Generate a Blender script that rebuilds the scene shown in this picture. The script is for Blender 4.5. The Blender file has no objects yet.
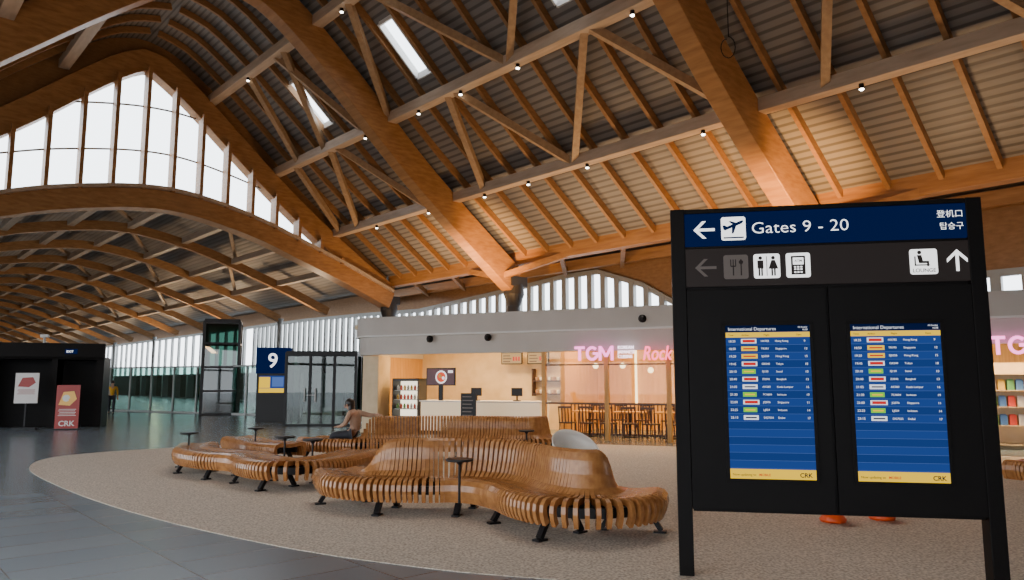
import bpy, math, random
from mathutils import Vector, Matrix
random.seed(7)
S=bpy.context.scene
COL=S.collection
ANG=math.radians(41.84)
EU=Vector((math.cos(ANG),math.sin(ANG),0)); ED=Vector((-math.sin(ANG),math.cos(ANG),0))
def BF(u,w,z=0): return EU*u+ED*w+Vector((0,0,z))
# ------------------------------------------------------------ materials
def newmat(name):
    m=bpy.data.materials.new(name); m.use_nodes=True
    nt=m.node_tree; return m,nt,nt.nodes['Principled BSDF']
def flat(name,col,rough=.5,metal=0,spec=.5,emit=None,es=0):
    m,nt,b=newmat(name)
    b.inputs['Base Color'].default_value=(*col,1); b.inputs['Roughness'].default_value=rough
    b.inputs['Metallic'].default_value=metal; b.inputs['Specular IOR Level'].default_value=spec
    if emit: b.inputs['Emission Color'].default_value=(*emit,1); b.inputs['Emission Strength'].default_value=es
    return m
def noisy(name,c1,c2,scale=(1,1,1),nscale=3,rough=.5,bump=0,detail=5,spec=.5,lo=.3,hi=.7):
    m,nt,b=newmat(name); N=nt.nodes; L=nt.links
    tc=N.new('ShaderNodeTexCoord'); mp=N.new('ShaderNodeMapping'); mp.inputs['Scale'].default_value=scale
    no=N.new('ShaderNodeTexNoise'); no.inputs['Scale'].default_value=nscale; no.inputs['Detail'].default_value=detail
    cr=N.new('ShaderNodeValToRGB'); cr.color_ramp.elements[0].position=lo; cr.color_ramp.elements[1].position=hi
    cr.color_ramp.elements[0].color=(*c1,1); cr.color_ramp.elements[1].color=(*c2,1)
    L.new(tc.outputs['Object'],mp.inputs[0]); L.new(mp.outputs[0],no.inputs[0]); L.new(no.outputs[0],cr.inputs[0]); L.new(cr.outputs[0],b.inputs['Base Color'])
    b.inputs['Roughness'].default_value=rough; b.inputs['Specular IOR Level'].default_value=spec
    if bump:
        bp=N.new('ShaderNodeBump'); bp.inputs['Strength'].default_value=bump; bp.inputs['Distance'].default_value=.02
        L.new(no.outputs[0],bp.inputs['Height']); L.new(bp.outputs[0],b.inputs['Normal'])
    return m
def emis(name,col,st):
    m=bpy.data.materials.new(name); m.use_nodes=True; nt=m.node_tree; nt.nodes.clear()
    e=nt.nodes.new('ShaderNodeEmission'); o=nt.nodes.new('ShaderNodeOutputMaterial')
    e.inputs[0].default_value=(*col,1); e.inputs[1].default_value=st; nt.links.new(e.outputs[0],o.inputs[0]); return m
def glassm(name,col,fac=.1,rough=.02):
    m=bpy.data.materials.new(name); m.use_nodes=True; nt=m.node_tree; nt.nodes.clear()
    t=nt.nodes.new('ShaderNodeBsdfTransparent'); g=nt.nodes.new('ShaderNodeBsdfGlossy'); x=nt.nodes.new('ShaderNodeMixShader'); o=nt.nodes.new('ShaderNodeOutputMaterial')
    t.inputs[0].default_value=(*col,1); g.inputs['Roughness'].default_value=rough; x.inputs[0].default_value=fac
    nt.links.new(t.outputs[0],x.inputs[1]); nt.links.new(g.outputs[0],x.inputs[2]); nt.links.new(x.outputs[0],o.inputs[0]); return m
M={}
M['glulam']=noisy('glulam_wood',(.31,.145,.048),(.46,.24,.09),(1,.4,4),2.2,.45,.05)
M['glulam2']=noisy('pale_glulam',(.46,.35,.25),(.60,.47,.35),(3,.5,3),2,.5,.05)
M['strut']=noisy('tan_glulam',(.36,.23,.13),(.48,.33,.19),(3,3,3),2,.5,.05)
M['rafter']=noisy('rafter_wood',(.27,.135,.05),(.38,.20,.08),(1,1,3),3,.5)
M['slat']=noisy('oak_slats',(.31,.125,.038),(.47,.21,.07),(6,6,6),2.0,.26,.0)
M['woodwall']=noisy('wood_wall',(.50,.25,.06),(.66,.36,.10),(8,8,.6),2,.5)
M['darkwood']=noisy('dark_wood',(.04,.018,.010),(.08,.035,.016),(2,2,8),3,.4)
M['black']=flat('black_metal',(.007,.006,.007),.4,spec=.25)
M['signblack']=noisy('sign_black_brown',(.0045,.0032,.003),(.006,.0045,.004),(1,1,1),6,.5,spec=.12)
M['darkgrey']=flat('dark_grey_steel',(.05,.05,.055),.5,.3)
M['steel']=flat('grey_steel',(.38,.39,.38),.45,.2)
M['white']=flat('white_paint',(.78,.77,.75),.5)
M['fascia']=noisy('fascia_grey',(.50,.46,.42),(.56,.52,.48),(1,1,1),1,.5)
M['cream']=noisy('cream_tile',(.58,.42,.23),(.68,.51,.30),(1,1,1),3,.4)
M['whiteplastic']=flat('white_plastic',(.80,.78,.74),.3)
M['orange']=flat('orange_plastic',(.85,.10,.015),.35)
M['greenglass']=glassm('green_glass',(.46,.62,.58),.10)
M['shopglass']=glassm('shop_glass',(.97,.97,.97),.02)
M['mint']=glassm('skylight_glass',(.97,.99,1),.03)
M['lamp']=emis('lamp_white',(1,.93,.82),14)
M['warmlamp']=emis('lamp_warm',(1,.72,.36),5)
M['blue']=emis('sign_blue',(.002,.010,.06),1.0)
M['brown']=flat('sign_brown',(.014,.010,.009),.5,spec=.15,emit=(.03,.022,.02),es=.35)
M['signwhite']=emis('sign_white',(1,1,1),1.8)
M['signdim']=flat('sign_dim_brown',(.13,.10,.085),.5)
M['scrblue']=emis('screen_blue',(.018,.055,.24),1.1)
M['scrdark']=emis('screen_dark_blue',(.003,.009,.045),1.0)
M['scrline']=emis('screen_line',(.10,.18,.48),1.0)
M['yellow']=emis('screen_yellow',(1,.62,.03),1.2)
M['lred']=emis('logo_red',(.75,.03,.03),1.0)
M['lgreen']=emis('logo_green',(.25,.75,.05),1.0)
M['lwhite']=emis('logo_white',(.85,.88,.95),1.3)
M['neonpink']=emis('neon_pink',(1,.22,.60),3.5)
M['neonred']=emis('neon_red',(1,.10,.22),4)
M['neonwhite']=emis('neon_white',(1,.80,.95),4)
M['skin']=noisy('skin',(.45,.25,.16),(.50,.29,.19),(1,1,1),5,.5)
M['hair']=flat('dark_hair',(.015,.01,.008),.4)
M['tan']=noisy('tan_cloth',(.36,.22,.15),(.44,.28,.19),(1,1,1),8,.8)
M['navy']=flat('dark_trousers',(.02,.022,.03),.8)
M['yellowcloth']=flat('yellow_cloth',(.75,.42,.03),.8)
M['red']=flat('poster_red',(.28,.018,.013),.4,emit=(.35,.02,.015),es=.12)
M['posteryellow']=flat('poster_yellow',(.80,.45,.10),.4,emit=(.85,.5,.1),es=.15)
M['posterwhite']=flat('poster_white',(.6,.58,.56),.4,emit=(.8,.76,.72),es=.10)
def deckmat(name,c1,c2,axis_scale):
    m,nt,b=newmat(name); N=nt.nodes; L=nt.links
    tc=N.new('ShaderNodeTexCoord'); w=N.new('ShaderNodeTexWave'); w.wave_type='BANDS'; w.bands_direction='X'; w.inputs['Scale'].default_value=axis_scale
    w.inputs['Distortion'].default_value=0
    cr=N.new('ShaderNodeValToRGB'); cr.color_ramp.elements[0].color=(*c1,1); cr.color_ramp.elements[1].color=(*c2,1)
    cr.color_ramp.elements[0].position=.15; cr.color_ramp.elements[1].position=.4
    L.new(tc.outputs['Object'],w.inputs[0]); L.new(w.outputs[1],cr.inputs[0]); L.new(cr.outputs[0],b.inputs['Base Color'])
    bp=N.new('ShaderNodeBump'); bp.inputs['Strength'].default_value=.3; bp.inputs['Distance'].default_value=.03
    L.new(w.outputs[1],bp.inputs['Height']); L.new(bp.outputs[0],b.inputs['Normal']); b.inputs['Roughness'].default_value=.5
    return m
M['deck']=deckmat('corrugated_deck',(.11,.102,.095),(.225,.212,.20),1.25)
M['deck2']=deckmat('pale_ceiling',(.17,.145,.12),(.25,.215,.18),1.0)
m,nt,b=newmat('slate_tile'); N=nt.nodes; L=nt.links
tc=N.new('ShaderNodeTexCoord'); br=N.new('ShaderNodeTexBrick'); br.offset=0.0; br.inputs['Scale'].default_value=1
br.inputs['Brick Width'].default_value=1.2; br.inputs['Row Height'].default_value=.6; br.inputs['Mortar Size'].default_value=.008
br.inputs['Color1'].default_value=(.14,.18,.215,1); br.inputs['Color2'].default_value=(.175,.215,.25,1); br.inputs['Mortar'].default_value=(.06,.078,.095,1)
L.new(tc.outputs['Object'],br.inputs[0]); L.new(br.outputs[0],b.inputs['Base Color']); b.inputs['Roughness'].default_value=.24
M['tile']=m
m,nt,b=newmat('speckled_carpet'); N=nt.nodes; L=nt.links
tc=N.new('ShaderNodeTexCoord'); no=N.new('ShaderNodeTexNoise'); no.inputs['Scale'].default_value=40; no.inputs['Detail'].default_value=6
cr=N.new('ShaderNodeValToRGB'); cr.color_ramp.elements[0].position=.36; cr.color_ramp.elements[1].position=.64
cr.color_ramp.elements[0].color=(.33,.275,.22,1); cr.color_ramp.elements[1].color=(.70,.61,.51,1)
L.new(tc.outputs['Object'],no.inputs[0]); L.new(no.outputs[0],cr.inputs[0]); L.new(cr.outputs[0],b.inputs['Base Color']); b.inputs['Roughness'].default_value=.8
M['carpet']=m
# ------------------------------------------------------------ mesh builder
class MB:
    def __init__(s): s.v=[]; s.f=[]; s.m=[]
    def add(s,vs,fs,mi=0):
        o=len(s.v); s.v+= [tuple(v) for v in vs]; s.f+=[tuple(i+o for i in f) for f in fs]; s.m+=[mi]*len(fs); return s
    def box(s,c,d,mi=0,rz=0,taper=1):
        vs=[]
        cs,sn=math.cos(rz),math.sin(rz)
        for z in (-1,1):
            k=taper if z>0 else 1
            for x,y in ((-1,-1),(1,-1),(1,1),(-1,1)):
                a,b=x*d[0]/2*k,y*d[1]/2*k
                vs.append((c[0]+a*cs-b*sn,c[1]+a*sn+b*cs,c[2]+z*d[2]/2))
        return s.add(vs,[(3,2,1,0),(4,5,6,7),(0,1,5,4),(1,2,6,5),(2,3,7,6),(3,0,4,7)],mi)
    def bx(s,x0,x1,y0,y1,z0,z1,mi=0): return s.box(((x0+x1)/2,(y0+y1)/2,(z0+z1)/2),(abs(x1-x0),abs(y1-y0),abs(z1-z0)),mi)
    def beam(s,p0,p1,w,h,mi=0):
        p0,p1=Vector(p0),Vector(p1); d=(p1-p0).normalized(); up=Vector((0,0,1))
        if abs(d.z)>.95: up=Vector((0,1,0))
        r=d.cross(up).normalized(); u=r.cross(d)
        vs=[]
        for p in (p0,p1):
            for a,b in ((-1,-1),(1,-1),(1,1),(-1,1)): vs.append(p+r*a*w/2+u*b*h/2)
        return s.add(vs,[(3,2,1,0),(4,5,6,7),(0,1,5,4),(1,2,6,5),(2,3,7,6),(3,0,4,7)],mi)
    def cyl(s,p0,p1,r0,r1=None,n=16,mi=0):
        if r1 is None: r1=r0
        p0,p1=Vector(p0),Vector(p1); d=(p1-p0).normalized(); up=Vector((0,0,1)) if abs(d.z)<.95 else Vector((0,1,0))
        r=d.cross(up).normalized(); u=r.cross(d); vs=[]
        for p,rad in ((p0,r0),(p1,r1)):
            for i in range(n):
                a=2*math.pi*i/n; vs.append(p+(r*math.cos(a)+u*math.sin(a))*rad)
        fs=[(i,(i+1)%n,n+(i+1)%n,n+i) for i in range(n)]+[tuple(range(n))[::-1],tuple(range(n,2*n))]
        return s.add(vs,fs,mi)
    def lathe(s,c,prof,n=24,mi=0):
        vs=[]
        for r,z in prof:
            for i in range(n):
                a=2*math.pi*i/n; vs.append((c[0]+r*math.cos(a),c[1]+r*math.sin(a),c[2]+z))
        fs=[]
        for j in range(len(prof)-1):
            for i in range(n): fs.append((j*n+i,j*n+(i+1)%n,(j+1)*n+(i+1)%n,(j+1)*n+i))
        fs.append(tuple(range(n))[::-1]); fs.append(tuple(range((len(prof)-1)*n,len(prof)*n)))
        return s.add(vs,fs,mi)
    def tube(s,pts,r,n=8,mi=0):
        pts=[Vector(p) for p in pts]; vs=[]
        for i,p in enumerate(pts):
            d=(pts[min(i+1,len(pts)-1)]-pts[max(i-1,0)]).normalized(); up=Vector((0,1,0))
            a_=d.cross(up).normalized(); b_=a_.cross(d)
            for k in range(n):
                t=2*math.pi*k/n; vs.append(p+(a_*math.cos(t)+b_*math.sin(t))*r)
        fs=[]
        for i in range(len(pts)-1):
            for k in range(n): fs.append((i*n+k,i*n+(k+1)%n,(i+1)*n+(k+1)%n,(i+1)*n+k))
        return s.add(vs,fs,mi)
    def ell(s,c,r,n=14,k=9,mi=0):
        vs=[]
        for j in range(k+1):
            t=math.pi*j/k
            for i in range(n):
                a=2*math.pi*i/n; vs.append((c[0]+r[0]*math.sin(t)*math.cos(a),c[1]+r[1]*math.sin(t)*math.sin(a),c[2]-r[2]*math.cos(t)))
        fs=[]
        for j in range(k):
            for i in range(n): fs.append((j*n+i,j*n+(i+1)%n,(j+1)*n+(i+1)%n,(j+1)*n+i))
        return s.add(vs,fs,mi)
    def poly(s,pts,y,th=.004,mi=0):
        n=len(pts); vs=[(x,y,z) for x,z in pts]+[(x,y+th,z) for x,z in pts]
        fs=[tuple(range(n)),tuple(range(n,2*n))[::-1]]+[(i,(i+1)%n,n+(i+1)%n,n+i) for i in range(n)]
        return s.add(vs,fs,mi)
    def rrect(s,x0,x1,z0,z1,y,r=.02,th=.004,mi=0):
        pts=[]
        for cx,cz,a0 in ((x1-r,z0+r,-90),(x1-r,z1-r,0),(x0+r,z1-r,90),(x0+r,z0+r,180)):
            for k in range(5):
                a=math.radians(a0+k*22.5); pts.append((cx+r*math.cos(a),cz+r*math.sin(a)))
        return s.poly(pts,y,th,mi)
    def disc(s,cx,cz,r,y,th=.004,mi=0,n=16):
        return s.poly([(cx+r*math.cos(2*math.pi*i/n),cz+r*math.sin(2*math.pi*i/n)) for i in range(n)],y,th,mi)
    def text(s,t,x,z,size,y,mi=0,align='LEFT',bold=0,sx=1,ext=.001,shear=0):
        cu=bpy.data.curves.new('txt','FONT'); cu.body=t; cu.size=size; cu.align_x=align; cu.offset=bold*size; cu.extrude=ext; cu.resolution_u=3; cu.shear=shear
        o=bpy.data.objects.new('txt',cu); COL.objects.link(o)
        dg=bpy.context.evaluated_depsgraph_get(); me=o.evaluated_get(dg).to_mesh()
        vs=[(x+v.co.x*sx,y-v.co.z,z+v.co.y) for v in me.vertices]; fs=[tuple(p.vertices) for p in me.polygons]
        o.evaluated_get(dg).to_mesh_clear(); bpy.data.objects.remove(o); bpy.data.curves.remove(cu)
        return s.add(vs,fs,mi)
    def mesh(s,name,mats,smooth=False):
        me=bpy.data.meshes.new(name); me.from_pydata(s.v,[],s.f)
        if not isinstance(mats,(list,tuple)): mats=[mats]
        for m in mats: me.materials.append(m)
        me.polygons.foreach_set('material_index',s.m)
        if smooth: me.polygons.foreach_set('use_smooth',[True]*len(me.polygons))
        me.update(); return me
    def obj(s,name,mats,parent=None,loc=None,rz=0,smooth=False,bevel=0):
        o=bpy.data.objects.new(name,s.mesh(name,mats,smooth)); COL.objects.link(o)
        if loc is not None: o.location=loc
        if rz: o.rotation_euler[2]=rz
        if parent: o.parent=parent
        if bevel:
            b=o.modifiers.new('bevel','BEVEL'); b.width=bevel; b.segments=2; b.limit_method='ANGLE'
        return o
def empty(name,loc,rz=0):
    o=bpy.data.objects.new(name,None); COL.objects.link(o); o.location=loc; o.rotation_euler[2]=rz; o.empty_display_size=.2; return o
def T(o,label,cat=None,group=None,kind=None):
    o['label']=label
    if cat: o['category']=cat
    if group: o['group']=group
    if kind: o['kind']=kind
    return o
def struct(o,label,cat='structure'):
    o['kind']='structure'; o['label']=label; o['category']=cat; return o
def copytree(o,loc,rz=None):
    n=o.copy(); COL.objects.link(n); n.location=loc
    if rz is not None: n.rotation_euler[2]=rz
    def rec(src,dst):
        for c in src.children:
            k=c.copy(); COL.objects.link(k); k.parent=dst; k.matrix_parent_inverse=c.matrix_parent_inverse.copy(); rec(c,k)
    rec(o,n); return n
def catmull(pts,n=12):
    P=[Vector(p) for p in pts]; P=[P[0]*2-P[1]]+P+[P[-1]*2-P[-2]]; out=[]
    for i in range(1,len(P)-2):
        for k in range(n):
            t=k/n; a,b,c,d=P[i-1:i+3]
            out.append(.5*((2*b)+(c-a)*t+(2*a-5*b+4*c-d)*t*t+(3*b-a-3*c+d)*t**3))
    out.append(P[-2]); return out
def interp(tab,x):
    if x<=tab[0][0]: return tab[0][1]
    for (a,b),(c,d) in zip(tab,tab[1:]):
        if x<=c: return b+(d-b)*(x-a)/(c-a)
    return tab[-1][1]
# ------------------------------------------------------------ roof
UC=10.7
VT=[(p.x,p.y) for p in catmull([(0,18.2),(1.6,17.75),(3.3,16.6),(5.3,14.95),(7.3,13.15),(9.3,11.4),(12.3,9.1),(15.3,6.9)],6)]
def vz(u): return interp(VT,abs(u-UC))
LT=[(p.x,p.y) for p in catmull([(-4.6,5.9),(0,7.9),(5.4,9.8),(8,10.5),(11,11.0),(13.5,10.95),(17,10.2),(20,9.15),(23,8.05),(26,6.8)],6)]
def lz(u): return interp(LT,u)
WT=[(p.x,p.y) for p in catmull([(-4.6,6.2),(-1,8.8),(2,11.0),(5.4,13.6),(8,15.9),(9.6,17.2),(10.9,17.85),(12.2,17.2),(13.7,16.05),(15.1,14.8),(17.9,12.4),(20,10.75),(23,8.6),(26,6.7)],5)]
def wz(u): return interp(WT,u)
def archmesh(fn,u0,u1,n,depth,width,dz=0):
    b=MB(); us=[u0+(u1-u0)*i/n for i in range(n+1)]; vs=[]
    for u in us:
        e=.15; sl=(fn(u+e)-fn(u-e))/(2*e)
        if u+e>UC+15.3: sl=(fn(u)-fn(u-e))/e
        if u-e<UC-15.3: sl=(fn(u+e)-fn(u))/e
        if u>=UC+15.3: sl=(fn(UC+15.2)-fn(UC+14.9))/.3
        nx,nz=-sl,1; l=math.hypot(nx,nz); nx/=l; nz/=l; z=fn(u)+dz
        for a,w in ((-1,-1),(-1,1),(1,1),(1,-1)): vs.append((u+nx*a*depth/2,w*width/2,z+nz*a*depth/2))
    fs=[(0,1,2,3),tuple(4*n+i for i in (3,2,1,0))]
    for j in range(n):
        for k in range(4): fs.append((4*j+k,4*(j+1)+k,4*(j+1)+(k+1)%4,4*j+(k+1)%4))
    b.add(vs,fs); return b
b=archmesh(vz,-4.6,26,44,1.35,.75)
base=None
for w in (12.6,29):
    if base is None: o=b.obj('glulam_arch_beam',M['glulam'],loc=BF(0,w),rz=ANG,bevel=.03); base=o
    else: o=base.copy(); COL.objects.link(o); o.location=BF(0,w)
    T(o,'massive curved orange glulam arch beam carrying the vaulted roof','roof beam','main glulam arch beams')
o=base.copy(); COL.objects.link(o); o.location=BF(0,-4); T(o,'massive curved orange glulam arch beam carrying the vaulted roof','roof beam','main glulam arch beams')
o=archmesh(wz,-4.6,26.0,44,1.15,.85,.55).obj('glulam_arch_beam',M['glulam'],loc=BF(0,41),rz=ANG,bevel=.03)
T(o,'curved glulam arch beam framing the top of the lens window','roof beam')
gu=[-4.6+.6*i for i in range(52)]
b=MB()
for a,c in zip(gu,gu[1:]): b.add([(a,0,wz(a)+.6),(c,0,wz(c)+.6),(c,0,vz(c)+1.7),(a,0,vz(a)+1.7)],[(0,1,2,3)])
o=b.obj('wall_gable',M['rafter'],loc=BF(0,41.2),rz=ANG); struct(o,'timber infill strip between the window arch and the roof deck','wall')
raf=archmesh(vz,UC+.2,26.0,22,.30,.15,1.3); rafm=raf.mesh('rafter',M['rafter'])
rafl=archmesh(vz,-4.6,UC-.2,22,.30,.15,1.3); rafml=rafl.mesh('rafter',M['rafter'])
w=-11.4
while w<40.5:
    for me in (rafm,rafml):
        o=bpy.data.objects.new('rafter',me); COL.objects.link(o); o.location=BF(0,w); o.rotation_euler[2]=ANG
        T(o,'slender curved timber rafter under the corrugated roof deck','rafter','timber rafters of the main roof')
    w+=1.64
us=[-6.0,-4.6]+[-4+.5*i for i in range(0,40)]+[15.8,17.8]+[18+.5*i for i in range(0,17)]+[26.6]
us=sorted(set(u for u in us if not 15.8<u<17.8)); sky=[8.5,17.0,25.5,34.0]
ws=[-14]
for s_ in sky: ws+= [s_-.5,s_+.5]
ws+=[41.4]
def dz_(u): return vz(u)+1.5
b=MB(); vs=[(u,w_,dz_(u)) for u in us for w_ in ws]; fs=[]
nw=len(ws)
for i in range(len(us)-1):
    for j in range(nw-1):
        if abs(us[i]-15.8)<.01 and j%2==1: continue
        fs.append((i*nw+j,(i+1)*nw+j,(i+1)*nw+j+1,i*nw+j+1))
b.add(vs,fs)
o=b.obj('ceiling',M['deck'],rz=ANG,smooth=True); struct(o,'corrugated grey metal roof deck of the tall timber vault','ceiling')
n=1
for s_ in sky:
    b=MB()
    p=[(15.8,dz_(15.8)),(17.8,dz_(17.8))]
    for ww in (s_-.5,s_+.5): b.beam((p[0][0],ww,p[0][1]),(p[1][0],ww,p[1][1]),.08,.3)
    for q in p: b.beam((q[0],s_-.5,q[1]),(q[0],s_+.5,q[1]),.08,.3)
    b.add([(p[0][0],s_-.5,p[0][1]+.1),(p[1][0],s_-.5,p[1][1]+.1),(p[1][0],s_+.5,p[1][1]+.1),(p[0][0],s_+.5,p[0][1]+.1)],[(0,1,2,3)],1)
    n+=1
    o=b.obj('window_%d'%(n+10),[M['white'],M['mint']],rz=ANG); struct(o,'narrow rectangular skylight in the roof deck','skylight')
def purlin(u,z,w0,w1,ww,hh,mat='glulam2',lab='long pale timber purlin running under the rafters'):
    o=MB().bx(-ww/2,ww/2,w0,w1,-hh/2,hh/2).obj('purlin',M[mat],loc=BF(u,0,z),rz=ANG,bevel=.02)
    T(o,lab,'roof beam','long purlins under the roof'); return o
for u,dz in ((22,.8),(18.2,.8),(14.3,.8)):
    purlin(u,vz(u)+dz,-12,41,.48,.46)
    ul=2*UC-u; purlin(ul,vz(u)+dz,-12,41,.48,.46)
purlin(26.3,8.2,-12,41,.6,.95,'glulam','deep orange glulam eave beam along the hall edge')
purlin(-4.9,8.2,-12,41,.6,.95,'glulam','deep orange glulam eave beam along the hall edge')
purlin(29.3,7.9,-12,48,.4,.55,'glulam','orange glulam beam along the outer glazing')
def strut(p0,p1,mat='strut',s=(.27,.30)):
    p0=BF(*p0);p1=BF(*p1); c=(p0+p1)/2
    o=MB().beam(p0-c,p1-c,*s).obj('roof_strut',M[mat],loc=c)
    T(o,'straight timber strut bracing two roof purlins','roof strut','timber struts between purlins')
def zig(ws_,ua,ub,mat='strut'):
    for (wa,wb) in ws_:
        strut((ua,wa,vz(ua)+.75),(ub,wb,vz(ub)+.75),mat)
for off in (0,-16.4):
    zig([(26.5+off,24.4+off),(20.7+off,24.0+off),(20.7+off,16.6+off),(12.9+off,16.4+off)],22,18.2)
    zig([(28.8+off,26.0+off),(20.5+off,24.8+off),(20.5+off,15.5+off),(12.9+off,15+off)],18.2,14.3)
zig([(31,34),(38,34.5),(40,38.5)],22,18.2); zig([(31,33),(38,36),(35,32)],18.2,14.3)
for w0 in (29,12.6):
    strut((25.2,w0+.3,7.1),(26.4,w0+4.5,8.0),'glulam'); strut((25.2,w0-.3,7.1),(26.4,w0-4.5,8.0),'glulam')
for w0 in (22,26,31,35,39): strut((26.6,w0,7.9),(29.6,w0+2.6,7.6),'rafter',(.2,.3))
o=MB().add([(26.6,-14,8.75),(30.6,-14,8.3),(30.6,205,8.3),(26.6,205,8.75)],[(0,1,2,3)]).obj('ceiling_soffit',M['deck2'],rz=ANG)
struct(o,'timber-toned soffit between the eave beam and outer glazing','ceiling')
for w0 in (-4,12.6,29,41,57,73,89,105,121):
    b=MB()
    if w0<50:
        b.cyl((0,0,0),(0,0,5.6),.32,.32,20); b.cyl((0,0,5.6),(0,0,6.2),.34,.55,20); b.cyl((0,0,6.2),(0,0,6.7),.55,.5,20); b.box((0,0,6.85),(1.1,.9,.5))
    else:
        b.cyl((0,0,0),(0,0,6.3),.17,.17,16); b.cyl((0,0,6.3),(0,0,6.7),.18,.3,16)
    o=b.obj('roof_column',M['darkgrey' if w0<50 else 'steel'],loc=BF(26.1,w0),rz=ANG); T(o,'grey steel column with flared head under a roof arch','column','steel columns along the eave')
# ------------------------------------------------------------ arch end window (w=41)
b=archmesh(lz,-4.6,26.0,40,1.0,1.0); o=b.obj('glulam_arch_beam',M['glulam'],loc=BF(0,41),rz=ANG,bevel=.03)
T(o,'shallow curved glulam arch beam under the lens-shaped window','roof beam')
b=archmesh(lz,-4.6,26.0,40,.16,1.3,.6); o=b.obj('trim_1',M['glulam2'],loc=BF(0,40.9),rz=ANG); struct(o,'pale curved ledge on top of the shallow arch','trim')
b=MB(); u=-3.4
while u<24.5:
    zb,zt=lz(u)+.45,wz(u)+.1
    if zt-zb>.3: b.box((u,-.35,(zb+zt)/2),(.18,.75,zt-zb))
    u+=1.43
fr=b.obj('window_1',M['glulam'],loc=BF(0,41),rz=ANG); struct(fr,'lens-shaped clerestory window with timber fins','window')
b=MB()
uu=[-4+.5*i for i in range(58)]
for hgt in (2.6,5.0):
    for a,c in zip(uu,uu[1:]):
        za,zc=lz(a)+hgt,lz(c)+hgt
        if za<wz(a) and zc<wz(c): b.beam((a,.05,za),(c,.05,zc),.07,.08)
g=b.obj('window_transom',M['steel'],parent=fr)
b=MB()
for a,c in zip(uu,uu[1:]):
    b.add([(a,.1,lz(a)),(c,.1,lz(c)),(c,.1,max(wz(c),lz(c)+.01)),(a,.1,max(wz(a),lz(a)+.01))],[(0,1,2,3)])
b.obj('window_glass',M['mint'],parent=fr)
ribm=archmesh(lz,-4.6,26.0,32,.55,.36,-.1).mesh('vault_rib',M['glulam'])
w=49.
while w<200:
    o=bpy.data.objects.new('vault_rib',ribm); COL.objects.link(o); o.location=BF(0,w); o.rotation_euler[2]=ANG
    T(o,'shallow curved timber rib of the long concourse vault','roof beam','ribs of the concourse vault'); w+=8.0
b=MB(); us2=[-4.6+.5*i for i in range(62)]+[26.4]
vs=[(u,w_,lz(u)+.9) for u in us2 for w_ in (41.4,205)]
b.add(vs,[(2*i,2*i+2,2*i+3,2*i+1) for i in range(len(us2)-1)])
o=b.obj('ceiling_concourse',M['deck2'],rz=ANG,smooth=True); struct(o,'pale ceiling of the long low concourse vault','ceiling')
for u in (3,6.2,9.4,12.6,15.8,19,22.2):
    o=MB().bx(-.18,.18,41.5,200,-.18,.18).obj('purlin',M['glulam2'],loc=BF(u,0,lz(u)+.05),rz=ANG); T(o,'pale straight timber purlin running down the concourse vault','roof beam','concourse vault purlins')
for j in range(8):
    for k,(u0,u1) in enumerate(((9.4,12.6),(12.6,15.8),(15.8,19),(19,22.2))):
        if (j+k)%2: continue
        w=41.4+8*j; c=BF((u0+u1)/2,w+3.8,0)
        p0=BF(u0,w+.4,lz(u0)+.3)-c; p1=BF(u1,w+7.2,lz(u1)+.3)-c
        o=MB().beam(p0,p1,.18,.18).obj('vault_brace',M['strut'],loc=c); T(o,'long straight diagonal brace between concourse vault ribs','roof strut','diagonal braces of the concourse vault')
# outer glazing
gz=MB()
TF=[(-14,5.4),(14,5.4),(21.5,5.4),(23.5,6.5),(26.5,7.5),(29,7.5),(33,7.2),(43,6.6),(50,6.8),(60,7.0),(210,7.0)]
topf=lambda w: interp(TF,w)
w=-10.
while w<200:
    st=.95 if w<70 else 2.4
    gz.bx(-.12,.12,w-.17,w+.17,2.5,topf(w)); w+=st
pts=[-12]+[p[0] for p in TF[1:-1]]+[200]
for a,c in zip(pts,pts[1:]):
    gz.beam((0,a,topf(a)),(0,c,topf(c)),.2,.25)
gz.bx(-.06,.06,-12,200,2.45,2.6)
o=gz.obj('window_2',M['steel'],loc=BF(29.9,0),rz=ANG); struct(o,'tall perimeter glazing with closely spaced vertical mullions','window')
pl=MB(); pts=[p[0] for p in TF]
for a,c in zip(pts,pts[1:]): pl.add([(0,a,topf(a)),(0,c,topf(c)),(0,c,8.6),(0,a,8.6)],[(0,1,2,3)])
o=pl.obj('wall_east',M['rafter'],loc=BF(30.05,0),rz=ANG); struct(o,'timber panel strip above the perimeter glazing','wall')
pl=MB().bx(-.05,.05,-14,200,0,2.5); o=pl.obj('wall_concourse',flat('greygreen',(.14,.20,.19),.3),loc=BF(30.1,0),rz=ANG); struct(o,'grey-green lower wall of the concourse','wall')
o=MB().bx(-6,30,200,200.3,0,13).obj('wall_north',flat('farwall',(.35,.30,.25),.6),rz=ANG); struct(o,'far end wall of the concourse','wall')
o=MB().bx(-6,31,-14.6,-14.3,0,21).obj('wall_south_blocker',flat('south_blocker',(.30,.27,.24),.6),rz=ANG); struct(o,'plain unseen end wall added to shut out daylight','wall')  # added behind the camera, out of view, to darken the hall
b=MB(); b.bx(-5.6,-5.3,-14,205,5.0,9.0); b.bx(-5.6,-5.3,50,205,0,5.0)  # out of view; solid parts sized to cut daylight from the side opening
o=b.obj('wall_west_blocker',flat('west_blocker',(.28,.24,.20),.6),rz=ANG); struct(o,'plain unseen wall above the opposite glazing, shaped to limit daylight','wall')
b=MB()
for w in range(-14,51,4): b.bx(-5.5,-5.3,w-.1,w+.1,0,5.0)
b.bx(-5.5,-5.3,-14,50,2.8,2.95)
o=b.obj('window_3',M['steel'],rz=ANG); struct(o,'perimeter glazing of the opposite hall side','window')
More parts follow.
